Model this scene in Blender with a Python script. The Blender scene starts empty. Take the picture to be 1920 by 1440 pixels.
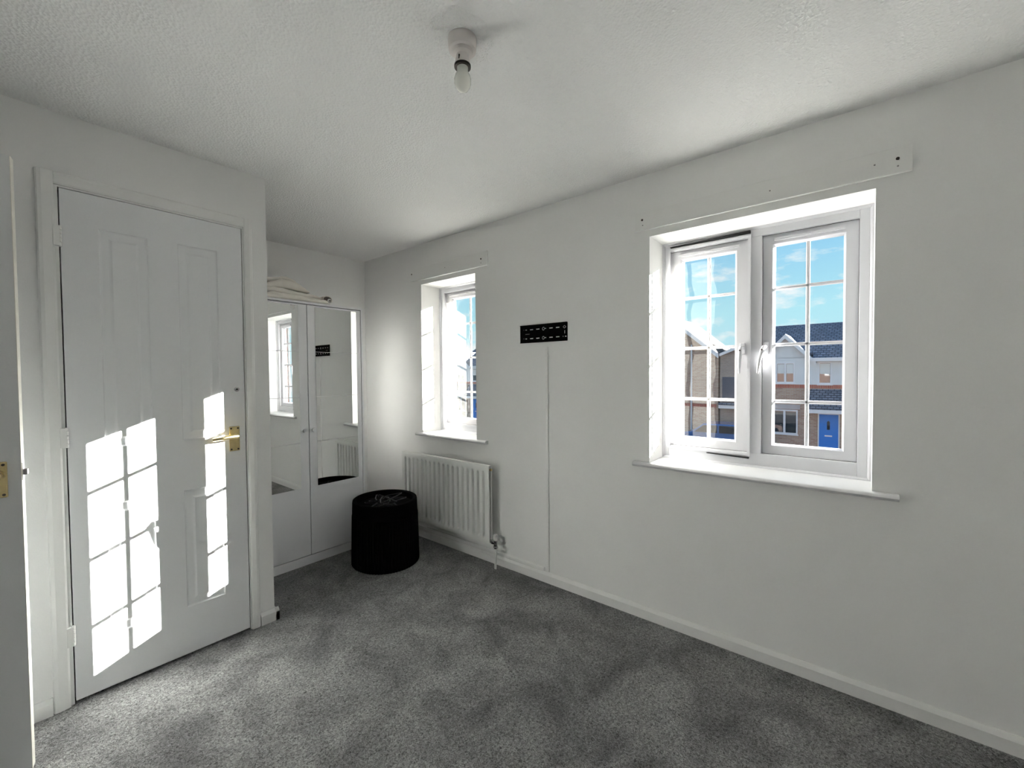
import bpy, math, random
from mathutils import Vector, Matrix, noise

random.seed(7)
SC = bpy.context.scene
COL = SC.collection

# ------------------------------------------------------------------ camera
EYE = Vector((0.0, 0.0, 1.274))
R_ = Vector((0.63224542, -0.77472687, -0.00800068))
U_ = Vector((0.02484479, 0.00995214, 0.99964178))
F_ = Vector((0.77436972, 0.63221771, -0.02554013))
cam_d = bpy.data.cameras.new('camera')
cam_d.sensor_width = 36.0
cam_d.lens = 14.962
cam_d.clip_start = 0.02
cam = bpy.data.objects.new('camera', cam_d)
cam.matrix_world = Matrix(((R_.x, U_.x, -F_.x, EYE.x), (R_.y, U_.y, -F_.y, EYE.y), (R_.z, U_.z, -F_.z, EYE.z), (0, 0, 0, 1)))
COL.objects.link(cam)
SC.camera = cam

# ------------------------------------------------------------------ world (sky with clouds)
world = bpy.data.worlds.new('sky')
SC.world = world
world.use_nodes = True
wt = world.node_tree
for n in list(wt.nodes):
    wt.nodes.remove(n)


def wn(kind, **kw):
    n = wt.nodes.new(kind)
    for k, v in kw.items():
        setattr(n, k, v)
    return n


SKY_STRENGTH = 1.0
w_out = wn('ShaderNodeOutputWorld')
w_bg = wn('ShaderNodeBackground')
w_bg.inputs['Strength'].default_value = SKY_STRENGTH
w_tc = wn('ShaderNodeTexCoord')
w_sep = wn('ShaderNodeSeparateXYZ')
wt.links.new(w_tc.outputs['Generated'], w_sep.inputs[0])
w_ramp = wn('ShaderNodeValToRGB')
els = w_ramp.color_ramp.elements
els[0].position = 0.0
els[0].color = (0.62, 0.90, 1.0, 1)
els[1].position = 1.0
els[1].color = (0.10, 0.30, 0.78, 1)
e = els.new(0.12)
e.color = (0.50, 0.88, 1.0, 1)
e = els.new(0.30)
e.color = (0.27, 0.62, 0.95, 1)
wt.links.new(w_sep.outputs['Z'], w_ramp.inputs['Fac'])
w_map = wn('ShaderNodeMapping')
w_map.inputs['Scale'].default_value = (3.2, 3.2, 9.0)
w_map.inputs['Location'].default_value = (0.4, 1.3, 0.2)
wt.links.new(w_tc.outputs['Generated'], w_map.inputs['Vector'])
w_noise = wn('ShaderNodeTexNoise')
w_noise.inputs['Scale'].default_value = 2.2
w_noise.inputs['Detail'].default_value = 8.0
w_noise.inputs['Roughness'].default_value = 0.58
wt.links.new(w_map.outputs[0], w_noise.inputs['Vector'])
w_cr = wn('ShaderNodeValToRGB')
w_cr.color_ramp.elements[0].position = 0.50
w_cr.color_ramp.elements[0].color = (0, 0, 0, 1)
w_cr.color_ramp.elements[1].position = 0.64
w_cr.color_ramp.elements[1].color = (1, 1, 1, 1)
wt.links.new(w_noise.outputs['Fac'], w_cr.inputs['Fac'])
w_mix = wn('ShaderNodeMix', data_type='RGBA')
wt.links.new(w_cr.outputs['Color'], w_mix.inputs['Factor'])
wt.links.new(w_ramp.outputs['Color'], w_mix.inputs['A'])
w_mix.inputs['B'].default_value = (1.05, 1.06, 1.08, 1)
wt.links.new(w_mix.outputs['Result'], w_bg.inputs['Color'])
wt.links.new(w_bg.outputs[0], w_out.inputs['Surface'])

# ------------------------------------------------------------------ sun
sun_d = bpy.data.lights.new('sun', 'SUN')
sun_d.energy = 146.0
sun_d.color = (1.0, 0.97, 0.92)
sun_d.angle = math.radians(0.13)
sun = bpy.data.objects.new('sun', sun_d)
sun.rotation_euler = Vector((-0.930, 1.0, -0.3725)).to_track_quat('-Z', 'Y').to_euler()
sun.location = (12, -12, 8)
COL.objects.link(sun)

# ------------------------------------------------------------------ exposure, sampling options
SC.view_settings.view_transform = 'Standard'
SC.view_settings.look = 'None'
SC.view_settings.gamma = 1.0
SC.view_settings.use_curve_mapping = False
SC.view_settings.exposure = 0.0
cy = SC.cycles
cy.max_bounces = 8
cy.diffuse_bounces = 5
cy.glossy_bounces = 4
cy.transmission_bounces = 8
cy.transparent_max_bounces = 24
cy.sample_clamp_indirect = 100.0
cy.blur_glossy = 0.6
cy.use_denoising = True
cy.use_adaptive_sampling = True
cy.adaptive_threshold = 0.08


# ================================================================== materials
def new_mat(name):
    m = bpy.data.materials.new(name)
    m.use_nodes = True
    return m, m.node_tree, m.node_tree.nodes['Principled BSDF']


def link(nt, a, b):
    nt.links.new(a, b)


def paint(name, color, rough=0.55, spec=0.35, bump=0.0, scale=120.0, metallic=0.0, var=0.0, vscale=1.5, coat=0.0):
    m, nt, b = new_mat(name)
    b.inputs['Base Color'].default_value = (*color, 1)
    b.inputs['Roughness'].default_value = rough
    b.inputs['Specular IOR Level'].default_value = spec
    b.inputs['Metallic'].default_value = metallic
    if coat:
        b.inputs['Coat Weight'].default_value = coat
    tc = nt.nodes.new('ShaderNodeTexCoord')
    if bump:
        nz = nt.nodes.new('ShaderNodeTexNoise')
        nz.inputs['Scale'].default_value = scale
        nz.inputs['Detail'].default_value = 4
        bp = nt.nodes.new('ShaderNodeBump')
        bp.inputs['Strength'].default_value = bump
        bp.inputs['Distance'].default_value = 0.01
        link(nt, tc.outputs['Object'], nz.inputs['Vector'])
        link(nt, nz.outputs['Fac'], bp.inputs['Height'])
        link(nt, bp.outputs['Normal'], b.inputs['Normal'])
    if var:
        nz = nt.nodes.new('ShaderNodeTexNoise')
        nz.inputs['Scale'].default_value = vscale
        nz.inputs['Detail'].default_value = 5
        cr = nt.nodes.new('ShaderNodeValToRGB')
        cr.color_ramp.elements[0].position = 0.3
        cr.color_ramp.elements[1].position = 0.7
        cr.color_ramp.elements[0].color = (*[c * (1 - var) for c in color], 1)
        cr.color_ramp.elements[1].color = (*[min(1, c * (1 + var)) for c in color], 1)
        link(nt, tc.outputs['Object'], nz.inputs['Vector'])
        link(nt, nz.outputs['Fac'], cr.inputs['Fac'])
        link(nt, cr.outputs['Color'], b.inputs['Base Color'])
    return m


M = {}
M['wall'] = paint('wall_paint', (0.84, 0.84, 0.825), 0.6, 0.25, bump=0.08, scale=260, var=0.012, vscale=3)
M['wood_white'] = paint('white_gloss_paint', (0.82, 0.82, 0.80), 0.32, 0.45, bump=0.03, scale=90)
M['door_white'] = paint('white_door_paint', (0.80, 0.81, 0.82), 0.38, 0.4, bump=0.03, scale=160)
M['entry_paint'] = paint('entry_door_paint', (0.78, 0.79, 0.79), 0.45, 0.4, bump=0.04, scale=140)
M['entry_edge_lit'] = paint('lit_entry_door_edge', (0.82, 0.80, 0.72), 0.5, 0.3, bump=0.1, scale=60, var=0.06, vscale=30)  # cream tone puts sunlight on the latch edge into its colour
M['upvc'] = paint('white_upvc', (0.62, 0.62, 0.65), 0.3, 0.45)
M['sill'] = paint('satin_white_sill', (0.64, 0.64, 0.645), 0.35, 0.4)
M['upvc_film'] = paint('cream_film_frame', (0.80, 0.74, 0.68), 0.4, 0.4)
M['rubber'] = paint('black_rubber_seal', (0.02, 0.02, 0.022), 0.6, 0.3)
M['melamine'] = paint('white_melamine', (0.80, 0.80, 0.81), 0.4, 0.35)
M['gap_shade'] = paint('painted_gap_shade', (0.02, 0.02, 0.02), 0.9, 0.0)  # near-black colour stands in for the shade inside gaps
M['rad'] = paint('radiator_enamel', (0.80, 0.81, 0.78), 0.3, 0.45)
M['plastic_white'] = paint('white_plastic', (0.80, 0.79, 0.76), 0.3, 0.5)
M['holder'] = paint('pinkish_white_plastic', (0.76, 0.715, 0.69), 0.35, 0.5)
M['chrome'] = paint('chrome', (0.55, 0.55, 0.55), 0.12, 0.5, metallic=1.0)
M['steel'] = paint('dull_steel', (0.30, 0.30, 0.30), 0.35, 0.5, metallic=1.0)
M['brass'] = paint('worn_brass', (0.62, 0.50, 0.26), 0.28, 0.5, metallic=1.0, var=0.12, vscale=40)
M['screw'] = paint('dark_screw', (0.05, 0.04, 0.035), 0.5, 0.3)
M['pin'] = paint('grey_pin_hole', (0.25, 0.24, 0.23), 0.6, 0.2)
M['black_plate'] = paint('black_powder_coat', (0.002, 0.002, 0.002), 0.75, 0.06)
M['zinc'] = paint('zinc_washer', (0.45, 0.45, 0.45), 0.4, 0.5, metallic=0.6)
M['sticker'] = paint('grey_print', (0.16, 0.16, 0.16), 0.6, 0.2)
M['hamper'] = paint('black_woven_fibre', (0.003, 0.003, 0.0032), 0.9, 0.04, bump=0.3, scale=300)
M['hanger'] = paint('black_plastic', (0.006, 0.006, 0.007), 0.3, 0.4)
M['cloth'] = paint('cream_cloth', (0.80, 0.76, 0.69), 0.85, 0.1, bump=0.15, scale=500)
M['eyelet'] = paint('eyelet_metal', (0.75, 0.74, 0.72), 0.25, 0.5, metallic=0.7)

# ceiling: stippled texture paint
m, nt, b = new_mat('stippled_ceiling_paint')
b.inputs['Base Color'].default_value = (0.82, 0.82, 0.81, 1)
b.inputs['Roughness'].default_value = 0.62
b.inputs['Specular IOR Level'].default_value = 0.3
tc = nt.nodes.new('ShaderNodeTexCoord')
mp = nt.nodes.new('ShaderNodeMapping')
mp.inputs['Scale'].default_value = (1, 1, 1)
n1 = nt.nodes.new('ShaderNodeTexNoise')
n1.inputs['Scale'].default_value = 75
n1.inputs['Detail'].default_value = 3
n1.inputs['Distortion'].default_value = 0.8
n2 = nt.nodes.new('ShaderNodeTexVoronoi')
n2.inputs['Scale'].default_value = 110
ad = nt.nodes.new('ShaderNodeMath')
ad.operation = 'ADD'
bp = nt.nodes.new('ShaderNodeBump')
bp.inputs['Strength'].default_value = 0.45
bp.inputs['Distance'].default_value = 0.006
link(nt, tc.outputs['Object'], mp.inputs[0])
link(nt, mp.outputs[0], n1.inputs['Vector'])
link(nt, mp.outputs[0], n2.inputs['Vector'])
link(nt, n1.outputs['Fac'], ad.inputs[0])
link(nt, n2.outputs['Distance'], ad.inputs[1])
link(nt, ad.outputs[0], bp.inputs['Height'])
link(nt, bp.outputs[0], b.inputs['Normal'])
M['ceiling'] = m

# carpet: grey twisted pile
m, nt, b = new_mat('grey_carpet_pile')
b.inputs['Roughness'].default_value = 0.95
b.inputs['Specular IOR Level'].default_value = 0.08
b.inputs['Sheen Weight'].default_value = 0.15
tc = nt.nodes.new('ShaderNodeTexCoord')
big = nt.nodes.new('ShaderNodeTexNoise')
big.inputs['Scale'].default_value = 4.2
big.inputs['Detail'].default_value = 6
big.inputs['Roughness'].default_value = 0.62
big.inputs['Distortion'].default_value = 0.7
bigr = nt.nodes.new('ShaderNodeValToRGB')
bigr.color_ramp.elements[0].position = 0.34
bigr.color_ramp.elements[0].color = (0.135, 0.135, 0.135, 1)
bigr.color_ramp.elements[1].position = 0.66
bigr.color_ramp.elements[1].color = (0.31, 0.31, 0.303, 1)
fine = nt.nodes.new('ShaderNodeTexNoise')
fine.inputs['Scale'].default_value = 125
fine.inputs['Detail'].default_value = 3
fine.inputs['Roughness'].default_value = 0.7
fine.inputs['Distortion'].default_value = 1.2
finer = nt.nodes.new('ShaderNodeValToRGB')
finer.color_ramp.elements[0].position = 0.36
finer.color_ramp.elements[0].color = (0.30, 0.30, 0.30, 1)
finer.color_ramp.elements[1].position = 0.66
finer.color_ramp.elements[1].color = (1.85, 1.85, 1.85, 1)
mul = nt.nodes.new('ShaderNodeMix')
mul.data_type = 'RGBA'
mul.blend_type = 'MULTIPLY'
mul.inputs['Factor'].default_value = 1.0
bp = nt.nodes.new('ShaderNodeBump')
bp.inputs['Strength'].default_value = 0.9
bp.inputs['Distance'].default_value = 0.012
link(nt, tc.outputs['Object'], big.inputs['Vector'])
link(nt, tc.outputs['Object'], fine.inputs['Vector'])
link(nt, big.outputs['Fac'], bigr.inputs['Fac'])
link(nt, fine.outputs['Fac'], finer.inputs['Fac'])
link(nt, bigr.outputs['Color'], mul.inputs['A'])
link(nt, finer.outputs['Color'], mul.inputs['B'])
link(nt, mul.outputs['Result'], b.inputs['Base Color'])
link(nt, fine.outputs['Fac'], bp.inputs['Height'])
link(nt, bp.outputs[0], b.inputs['Normal'])
M['carpet'] = m

# mirror
m, nt, b = new_mat('mirror_silver')
b.inputs['Base Color'].default_value = (0.80, 0.81, 0.80, 1)
b.inputs['Metallic'].default_value = 1.0
b.inputs['Roughness'].default_value = 0.01
M['mirror'] = m


def clear(name, tint, ior, extra=1.0, rough=0.0, haze=0.0):
    m = bpy.data.materials.new(name)
    m.use_nodes = True
    nt = m.node_tree
    for n in list(nt.nodes):
        nt.nodes.remove(n)
    out = nt.nodes.new('ShaderNodeOutputMaterial')
    mix = nt.nodes.new('ShaderNodeMixShader')
    tr = nt.nodes.new('ShaderNodeBsdfTransparent')
    tr.inputs[0].default_value = (*tint, 1)
    gl = nt.nodes.new('ShaderNodeBsdfGlossy')
    gl.inputs['Roughness'].default_value = rough
    # Schlick reflectance, the same from both sides of the sheet
    f0 = ((ior - 1) / (ior + 1)) ** 2 * extra
    lw = nt.nodes.new('ShaderNodeLayerWeight')
    lw.inputs['Blend'].default_value = 0.5
    pw = nt.nodes.new('ShaderNodeMath')
    pw.operation = 'POWER'
    pw.inputs[1].default_value = 5.0
    mu = nt.nodes.new('ShaderNodeMath')
    mu.operation = 'MULTIPLY_ADD'
    mu.inputs[1].default_value = 1 - f0
    mu.inputs[2].default_value = f0
    mu.use_clamp = True
    nt.links.new(lw.outputs['Facing'], pw.inputs[0])
    nt.links.new(pw.outputs[0], mu.inputs[0])
    nt.links.new(mu.outputs[0], mix.inputs[0])
    if haze:
        tl = nt.nodes.new('ShaderNodeBsdfTranslucent')
        tl.inputs[0].default_value = (1.0, 0.93, 0.85, 1)
        mh = nt.nodes.new('ShaderNodeMixShader')
        mh.inputs[0].default_value = haze
        nt.links.new(tr.outputs[0], mh.inputs[1])
        nt.links.new(tl.outputs[0], mh.inputs[2])
        nt.links.new(mh.outputs[0], mix.inputs[1])
    else:
        nt.links.new(tr.outputs[0], mix.inputs[1])
    nt.links.new(gl.outputs[0], mix.inputs[2])
    nt.links.new(mix.outputs[0], out.inputs['Surface'])
    return m


M['glass'] = clear('window_glass', (0.97, 0.985, 0.98), 1.45, 0.8)
M['film'] = clear('insulation_film', (0.96, 0.955, 0.95), 1.6, 0.3, 0.02, haze=0.009)
M['film_hazy'] = clear('hazier_insulation_film', (0.96, 0.95, 0.94), 1.6, 0.3, 0.02, haze=0.022)

# bulb: frosted opal glass, switched off
m, nt, b = new_mat('opal_bulb_glass')
b.inputs['Base Color'].default_value = (0.90, 0.90, 0.84, 1)
b.inputs['Roughness'].default_value = 0.08
b.inputs['Subsurface Weight'].default_value = 0.2
b.inputs['Subsurface Radius'].default_value = (0.02, 0.02, 0.02)
M['bulb'] = m
M['plaster'] = paint('rough_plaster_filler', (0.84, 0.84, 0.83), 0.55, 0.4, bump=0.9, scale=130)


def brick(name, c1, c2, mortar, axis='x', w=0.225, h=0.075, ms=0.010, rough=0.85, bump=0.4):
    m, nt, b = new_mat(name)
    b.inputs['Roughness'].default_value = rough
    b.inputs['Specular IOR Level'].default_value = 0.1
    tc = nt.nodes.new('ShaderNodeTexCoord')
    sp = nt.nodes.new('ShaderNodeSeparateXYZ')
    cb = nt.nodes.new('ShaderNodeCombineXYZ')
    link(nt, tc.outputs['Object'], sp.inputs[0])
    link(nt, sp.outputs['Y' if axis == 'x' else 'X'], cb.inputs['X'])
    link(nt, sp.outputs['Z'], cb.inputs['Y'])
    bt = nt.nodes.new('ShaderNodeTexBrick')
    bt.inputs['Scale'].default_value = 1.0
    bt.inputs['Brick Width'].default_value = w
    bt.inputs['Row Height'].default_value = h
    bt.inputs['Mortar Size'].default_value = ms
    bt.inputs['Color1'].default_value = (*c1, 1)
    bt.inputs['Color2'].default_value = (*c2, 1)
    bt.inputs['Mortar'].default_value = (*mortar, 1)
    link(nt, cb.outputs[0], bt.inputs['Vector'])
    link(nt, bt.outputs['Color'], b.inputs['Base Color'])
    bp = nt.nodes.new('ShaderNodeBump')
    bp.inputs['Strength'].default_value = bump
    bp.inputs['Distance'].default_value = 0.02
    bp.invert = True
    link(nt, bt.outputs['Fac'], bp.inputs['Height'])
    link(nt, bp.outputs[0], b.inputs['Normal'])
    return m


M['brick'] = brick('buff_red_brick', (0.42, 0.25, 0.18), (0.55, 0.40, 0.30), (0.50, 0.45, 0.40))
M['brick_side'] = brick('buff_brick_side', (0.46, 0.33, 0.22), (0.58, 0.45, 0.32), (0.55, 0.50, 0.44), axis='y')
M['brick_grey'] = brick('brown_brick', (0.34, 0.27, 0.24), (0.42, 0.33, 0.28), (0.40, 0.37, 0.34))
M['soldier'] = brick('red_soldier_course', (0.50, 0.13, 0.08), (0.58, 0.18, 0.11), (0.45, 0.36, 0.32), w=0.075, h=0.30, ms=0.012)
M['roof'] = brick('slate_grey_roof_tile', (0.16, 0.18, 0.22), (0.25, 0.27, 0.32), (0.06, 0.065, 0.08), w=0.24, h=0.11, ms=0.018, rough=0.6, bump=0.5)
M['roof_side'] = brick('brown_roof_tile', (0.05, 0.045, 0.045), (0.07, 0.06, 0.06), (0.03, 0.025, 0.025), axis='y', w=0.30, h=0.16, ms=0.03, rough=0.7, bump=0.6)
M['render_white'] = paint('white_render', (0.80, 0.80, 0.80), 0.8, 0.1, bump=0.1, scale=40, var=0.03, vscale=2)
M['white_ext'] = paint('white_exterior_plastic', (0.80, 0.80, 0.82), 0.4, 0.4)
M['lintel'] = paint('pale_stone', (0.60, 0.54, 0.52), 0.8, 0.1, var=0.05, vscale=5)
M['blue_door'] = paint('bright_blue_door_paint', (0.02, 0.24, 0.78), 0.4, 0.35)
M['dark_glass'] = paint('dark_house_glass', (0.03, 0.04, 0.05), 0.03, 0.9)
M['blind'] = paint('white_blind', (0.8, 0.8, 0.78), 0.7, 0.1)
M['dark_grey'] = paint('dark_grey_coat', (0.10, 0.11, 0.14), 0.5, 0.3)
M['car'] = paint('blue_car_paint', (0.04, 0.14, 0.38), 0.2, 0.6, coat=0.6)
M['tyre'] = paint('tyre_rubber', (0.02, 0.02, 0.02), 0.8, 0.1)
M['asphalt'] = paint('asphalt', (0.035, 0.036, 0.04), 0.9, 0.1, bump=0.2, scale=40, var=0.15, vscale=0.6)
M['paving'] = brick('concrete_paving', (0.09, 0.09, 0.09), (0.11, 0.11, 0.11), (0.06, 0.06, 0.06), axis='y', w=0.6, h=0.6, ms=0.01)
M['red_own'] = brick('red_brick_outside', (0.12, 0.07, 0.06), (0.15, 0.09, 0.07), (0.16, 0.14, 0.13))


# ================================================================== mesh helpers
class MB:
    def __init__(self):
        self.v, self.f = [], []

    def add(self, vs, fs):
        n = len(self.v)
        self.v += [Vector(p) for p in vs]
        self.f += [tuple(i + n for i in q) for q in fs]
        return self

    def box(self, x0, x1, y0, y1, z0, z1):
        x0, x1 = min(x0, x1), max(x0, x1)
        y0, y1 = min(y0, y1), max(y0, y1)
        z0, z1 = min(z0, z1), max(z0, z1)
        return self.add([(x0, y0, z0), (x1, y0, z0), (x1, y1, z0), (x0, y1, z0), (x0, y0, z1), (x1, y0, z1), (x1, y1, z1), (x0, y1, z1)],
                        [(0, 3, 2, 1), (4, 5, 6, 7), (0, 1, 5, 4), (1, 2, 6, 5), (2, 3, 7, 6), (3, 0, 4, 7)])

    def prism(self, poly, axis, a0, a1):
        """poly: 2D points; axis 'x': (y,z), 'y': (x,z), 'z': (x,y)"""
        def pt(u, v, a):
            return {'x': (a, u, v), 'y': (u, a, v), 'z': (u, v, a)}[axis]
        n = len(poly)
        vs = [pt(u, v, a0) for u, v in poly] + [pt(u, v, a1) for u, v in poly]
        fs = [tuple(range(n))[::-1], tuple(range(n, 2 * n))]
        fs += [(i, (i + 1) % n, n + (i + 1) % n, n + i) for i in range(n)]
        return self.add(vs, fs)

    def tube(self, pts, r, seg=8, closed=False):
        pts = [Vector(p) for p in pts]
        rs = r if isinstance(r, (list, tuple)) else [r] * len(pts)
        rings, prev = [], None
        n = len(pts)
        for i, p in enumerate(pts):
            a = pts[(i - 1) % n] if (i > 0 or closed) else p
            c = pts[(i + 1) % n] if (i < n - 1 or closed) else p
            t = (c - a).normalized()
            if prev is None:
                up = Vector((0, 0, 1)) if abs(t.z) < 0.9 else Vector((1, 0, 0))
                s = t.cross(up).normalized()
            else:
                s = (prev - t * prev.dot(t)).normalized()
            prev = s
            w = t.cross(s)
            rings.append([p + (s * math.cos(k * 2 * math.pi / seg) + w * math.sin(k * 2 * math.pi / seg)) * rs[i] for k in range(seg)])
        vs = [q for ring in rings for q in ring]
        fs = []
        for i in range(n if closed else n - 1):
            j = (i + 1) % n
            for k in range(seg):
                l = (k + 1) % seg
                fs.append((i * seg + k, i * seg + l, j * seg + l, j * seg + k))
        if not closed:
            fs.append(tuple(range(seg))[::-1])
            fs.append(tuple(range((n - 1) * seg, n * seg)))
        return self.add(vs, fs)

    def lathe(self, prof, c, seg=32, axis='z', cap=True, sx=1.0, sy=1.0):
        """prof: (r, h) from bottom up around axis through c"""
        vs, fs = [], []
        for r, h in prof:
            for k in range(seg):
                a = 2 * math.pi * k / seg
                u, w = r * math.cos(a) * sx, r * math.sin(a) * sy
                vs.append({'z': (c[0] + u, c[1] + w, c[2] + h), 'x': (c[0] + h, c[1] + u, c[2] + w), 'y': (c[0] + w, c[1] + h, c[2] + u)}[axis])
        n = len(prof)
        for i in range(n - 1):
            for k in range(seg):
                l = (k + 1) % seg
                fs.append((i * seg + k, i * seg + l, (i + 1) * seg + l, (i + 1) * seg + k))
        if cap:
            fs.append(tuple(range(seg))[::-1])
            fs.append(tuple(range((n - 1) * seg, n * seg)))
        return self.add(vs, fs)

    def ring(self, y0, y1, z0, z1, prof, axis='x'):
        """rectangular frame: prof is a closed list of (inset, depth)"""
        vs, fs = [], []
        for ins, d in prof:
            for u, w in ((y0 + ins, z0 + ins), (y1 - ins, z0 + ins), (y1 - ins, z1 - ins), (y0 + ins, z1 - ins)):
                vs.append((d, u, w) if axis == 'x' else (u, d, w))
        n = len(prof)
        for i in range(n):
            j = (i + 1) % n
            for k in range(4):
                l = (k + 1) % 4
                fs.append((i * 4 + k, i * 4 + l, j * 4 + l, j * 4 + k))
        return self.add(vs, fs)

    def slab(self, axis, a0, a1, us, vs_, hole):
        """slab with rectangular holes; us, vs_ break points; hole(uc, vc) -> bool"""
        nu, nv = len(us) - 1, len(vs_) - 1
        solid = [[not hole((us[i] + us[i + 1]) / 2, (vs_[j] + vs_[j + 1]) / 2) for j in range(nv)] for i in range(nu)]
        idx, vs, fs = {}, [], []

        def vid(i, j, s):
            k = (i, j, s)
            if k not in idx:
                idx[k] = len(vs)
                a = a1 if s else a0
                u, w = us[i], vs_[j]
                vs.append({'x': (a, u, w), 'y': (u, a, w), 'z': (u, w, a)}[axis])
            return idx[k]
        for i in range(nu):
            for j in range(nv):
                if not solid[i][j]:
                    continue
                fs.append((vid(i, j, 0), vid(i, j + 1, 0), vid(i + 1, j + 1, 0), vid(i + 1, j, 0)))
                fs.append((vid(i, j, 1), vid(i + 1, j, 1), vid(i + 1, j + 1, 1), vid(i, j + 1, 1)))
                if i == 0 or not solid[i - 1][j]:
                    fs.append((vid(i, j, 0), vid(i, j, 1), vid(i, j + 1, 1), vid(i, j + 1, 0)))
                if i == nu - 1 or not solid[i + 1][j]:
                    fs.append((vid(i + 1, j, 0), vid(i + 1, j + 1, 0), vid(i + 1, j + 1, 1), vid(i + 1, j, 1)))
                if j == 0 or not solid[i][j - 1]:
                    fs.append((vid(i, j, 0), vid(i + 1, j, 0), vid(i + 1, j, 1), vid(i, j, 1)))
                if j == nv - 1 or not solid[i][j + 1]:
                    fs.append((vid(i, j + 1, 0), vid(i, j + 1, 1), vid(i + 1, j + 1, 1), vid(i + 1, j + 1, 0)))
        return self.add(vs, fs)

    def build(self, name, mat, parent=None, smooth=False, bevel=0.0, origin=None, local=False):
        me = bpy.data.meshes.new(name)
        off = Vector((0, 0, 0))
        if not local:
            if parent is not None:
                off = world_loc(parent)
            elif origin is not None:
                off = Vector(origin)
        me.from_pydata([tuple(p - off) for p in self.v], [], self.f)
        me.materials.append(M[mat] if isinstance(mat, str) else mat)
        import bmesh
        bm = bmesh.new()
        bm.from_mesh(me)
        bmesh.ops.recalc_face_normals(bm, faces=bm.faces)
        bm.to_mesh(me)
        bm.free()
        if smooth:
            me.polygons.foreach_set('use_smooth', [True] * len(me.polygons))
            me.set_sharp_from_angle(angle=math.radians(38))
        o = bpy.data.objects.new(name, me)
        COL.objects.link(o)
        if parent is not None:
            o.parent = parent
        elif origin is not None:
            o.location = origin
        if bevel:
            bv = o.modifiers.new('edge', 'BEVEL')
            bv.width = bevel
            bv.segments = 2
            bv.limit_method = 'ANGLE'
            bv.angle_limit = math.radians(40)
        return o


def world_loc(o):
    p = Vector(o.location)
    while o.parent is not None:
        o = o.parent
        p = p + Vector(o.location)
    return p


def tag(o, label=None, cat=None, group=None, kind=None):
    if label:
        o['label'] = label
    if cat:
        o['category'] = cat
    if group:
        o['group'] = group
    if kind:
        o['kind'] = kind
    return o


def thing(name, loc, label, cat, group=None, kind=None, rz=0.0):
    o = bpy.data.objects.new(name, None)
    o.empty_display_size = 0.05
    o.location = loc
    o.rotation_euler = (0, 0, rz)
    COL.objects.link(o)
    return tag(o, label, cat, group, kind)


def copy_tree(o, parent=None):
    c = o.copy()
    COL.objects.link(c)
    c.parent = parent
    for ch in list(o.children):
        copy_tree(ch, c)
    return c


def struct(name, mb, mat, label, cat, **kw):
    return tag(mb.build(name, mat, **kw), label, cat, None, 'structure')


# ================================================================== room dimensions (metres)
XW = 2.119            # window wall, room face
YD = 2.353            # closet wall, room face
YB = 3.408            # alcove back wall
XC = 0.907            # outer corner of the closet wall
XL = -0.72            # wall with the bedroom door
YR = -1.30            # wall behind the camera
H = 2.27
W1 = (-0.041, 0.827, 0.811, 1.957)      # big window opening y0,y1,z0,z1
W2 = (2.049, 2.628, 0.816, 1.962)       # small window opening
OUT = XW + 0.33

# ------------------------------------------------------------------ floor, ceiling, walls
struct('floor', MB().box(-2.0, OUT, YR - 0.1, YB + 0.1, -0.12, 0.0), 'carpet', 'grey twist pile carpet covering the whole bedroom floor', 'floor')
struct('ceiling', MB().box(-2.0, OUT, YR - 0.1, YB + 0.1, H, H + 0.12), 'ceiling', 'white stippled ceiling with the bare bulb', 'ceiling')


def in_rect(u, v, r):
    return r[0] < u < r[1] and r[2] < v < r[3]


mb = MB().slab('x', XW, XW + 0.31, [YR - 0.1, W1[0], W1[1], W2[0], W2[1], YB + 0.1], [0, W1[2], W2[2], W1[3], W2[3], H],
               lambda u, v: in_rect(u, v, W1) or in_rect(u, v, W2))
struct('wall_window', mb, 'wall', 'white wall with the two windows, radiator and black bracket', 'wall')
DO = (0.150, 0.822, 0.0, 2.012)       # closet door opening
mb = MB().slab('y', YD, YD + 0.10, [XL, DO[0], DO[1], XC], [0, DO[3], H], lambda u, v: in_rect(u, v, DO))
struct('wall_closet', mb, 'wall', 'white wall around the sunlit panelled closet door', 'wall')
struct('wall_return', MB().box(XC - 0.10, XC, YD + 0.10, YB, 0, H), 'wall', 'short white return wall beside the wardrobe alcove', 'wall')
struct('wall_back', MB().box(XL - 0.1, XW, YB, YB + 0.1, 0, H), 'wall', 'white back wall of the alcove above the wardrobe', 'wall')
struct('wall_rear', MB().box(XL - 0.1, XW, YR - 0.1, YR, 0, H), 'wall', 'white wall opposite the wardrobe alcove', 'wall')
EO = (1.455, 2.240, 0.0, 2.02)
mb = MB().slab('x', XL - 0.1, XL, [YR, EO[0], EO[1], YB], [0, EO[3], H], lambda u, v: in_rect(u, v, EO))
struct('wall_left', mb, 'wall', 'white wall holding the open bedroom doorway', 'wall')
mb = MB().box(-2.0, -1.9, 0.5, 3.3, 0, H).box(-1.9, XL - 0.1, 0.5, 0.6, 0, H).box(-1.9, XL - 0.1, 3.2, 3.3, 0, H)
struct('wall_hall', mb, 'wall', 'white hallway walls beyond the bedroom doorway', 'wall')

# ------------------------------------------------------------------ baseboards
SK = [(0, 0), (0.018, 0), (0.018, 0.046), (0.011, 0.056), (0.006, 0.062), (0, 0.062)]


def skirt_y(name, x, sgn, y0, y1, label):
    return struct(name, MB().prism([(x + sgn * a, z) for a, z in SK], 'y', y0, y1), 'wood_white', label, 'baseboard')


def skirt_x(name, y, sgn, x0, x1, label):
    return struct(name, MB().prism([(y + sgn * a, z) for a, z in SK], 'x', x0, x1), 'wood_white', label, 'baseboard')


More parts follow.
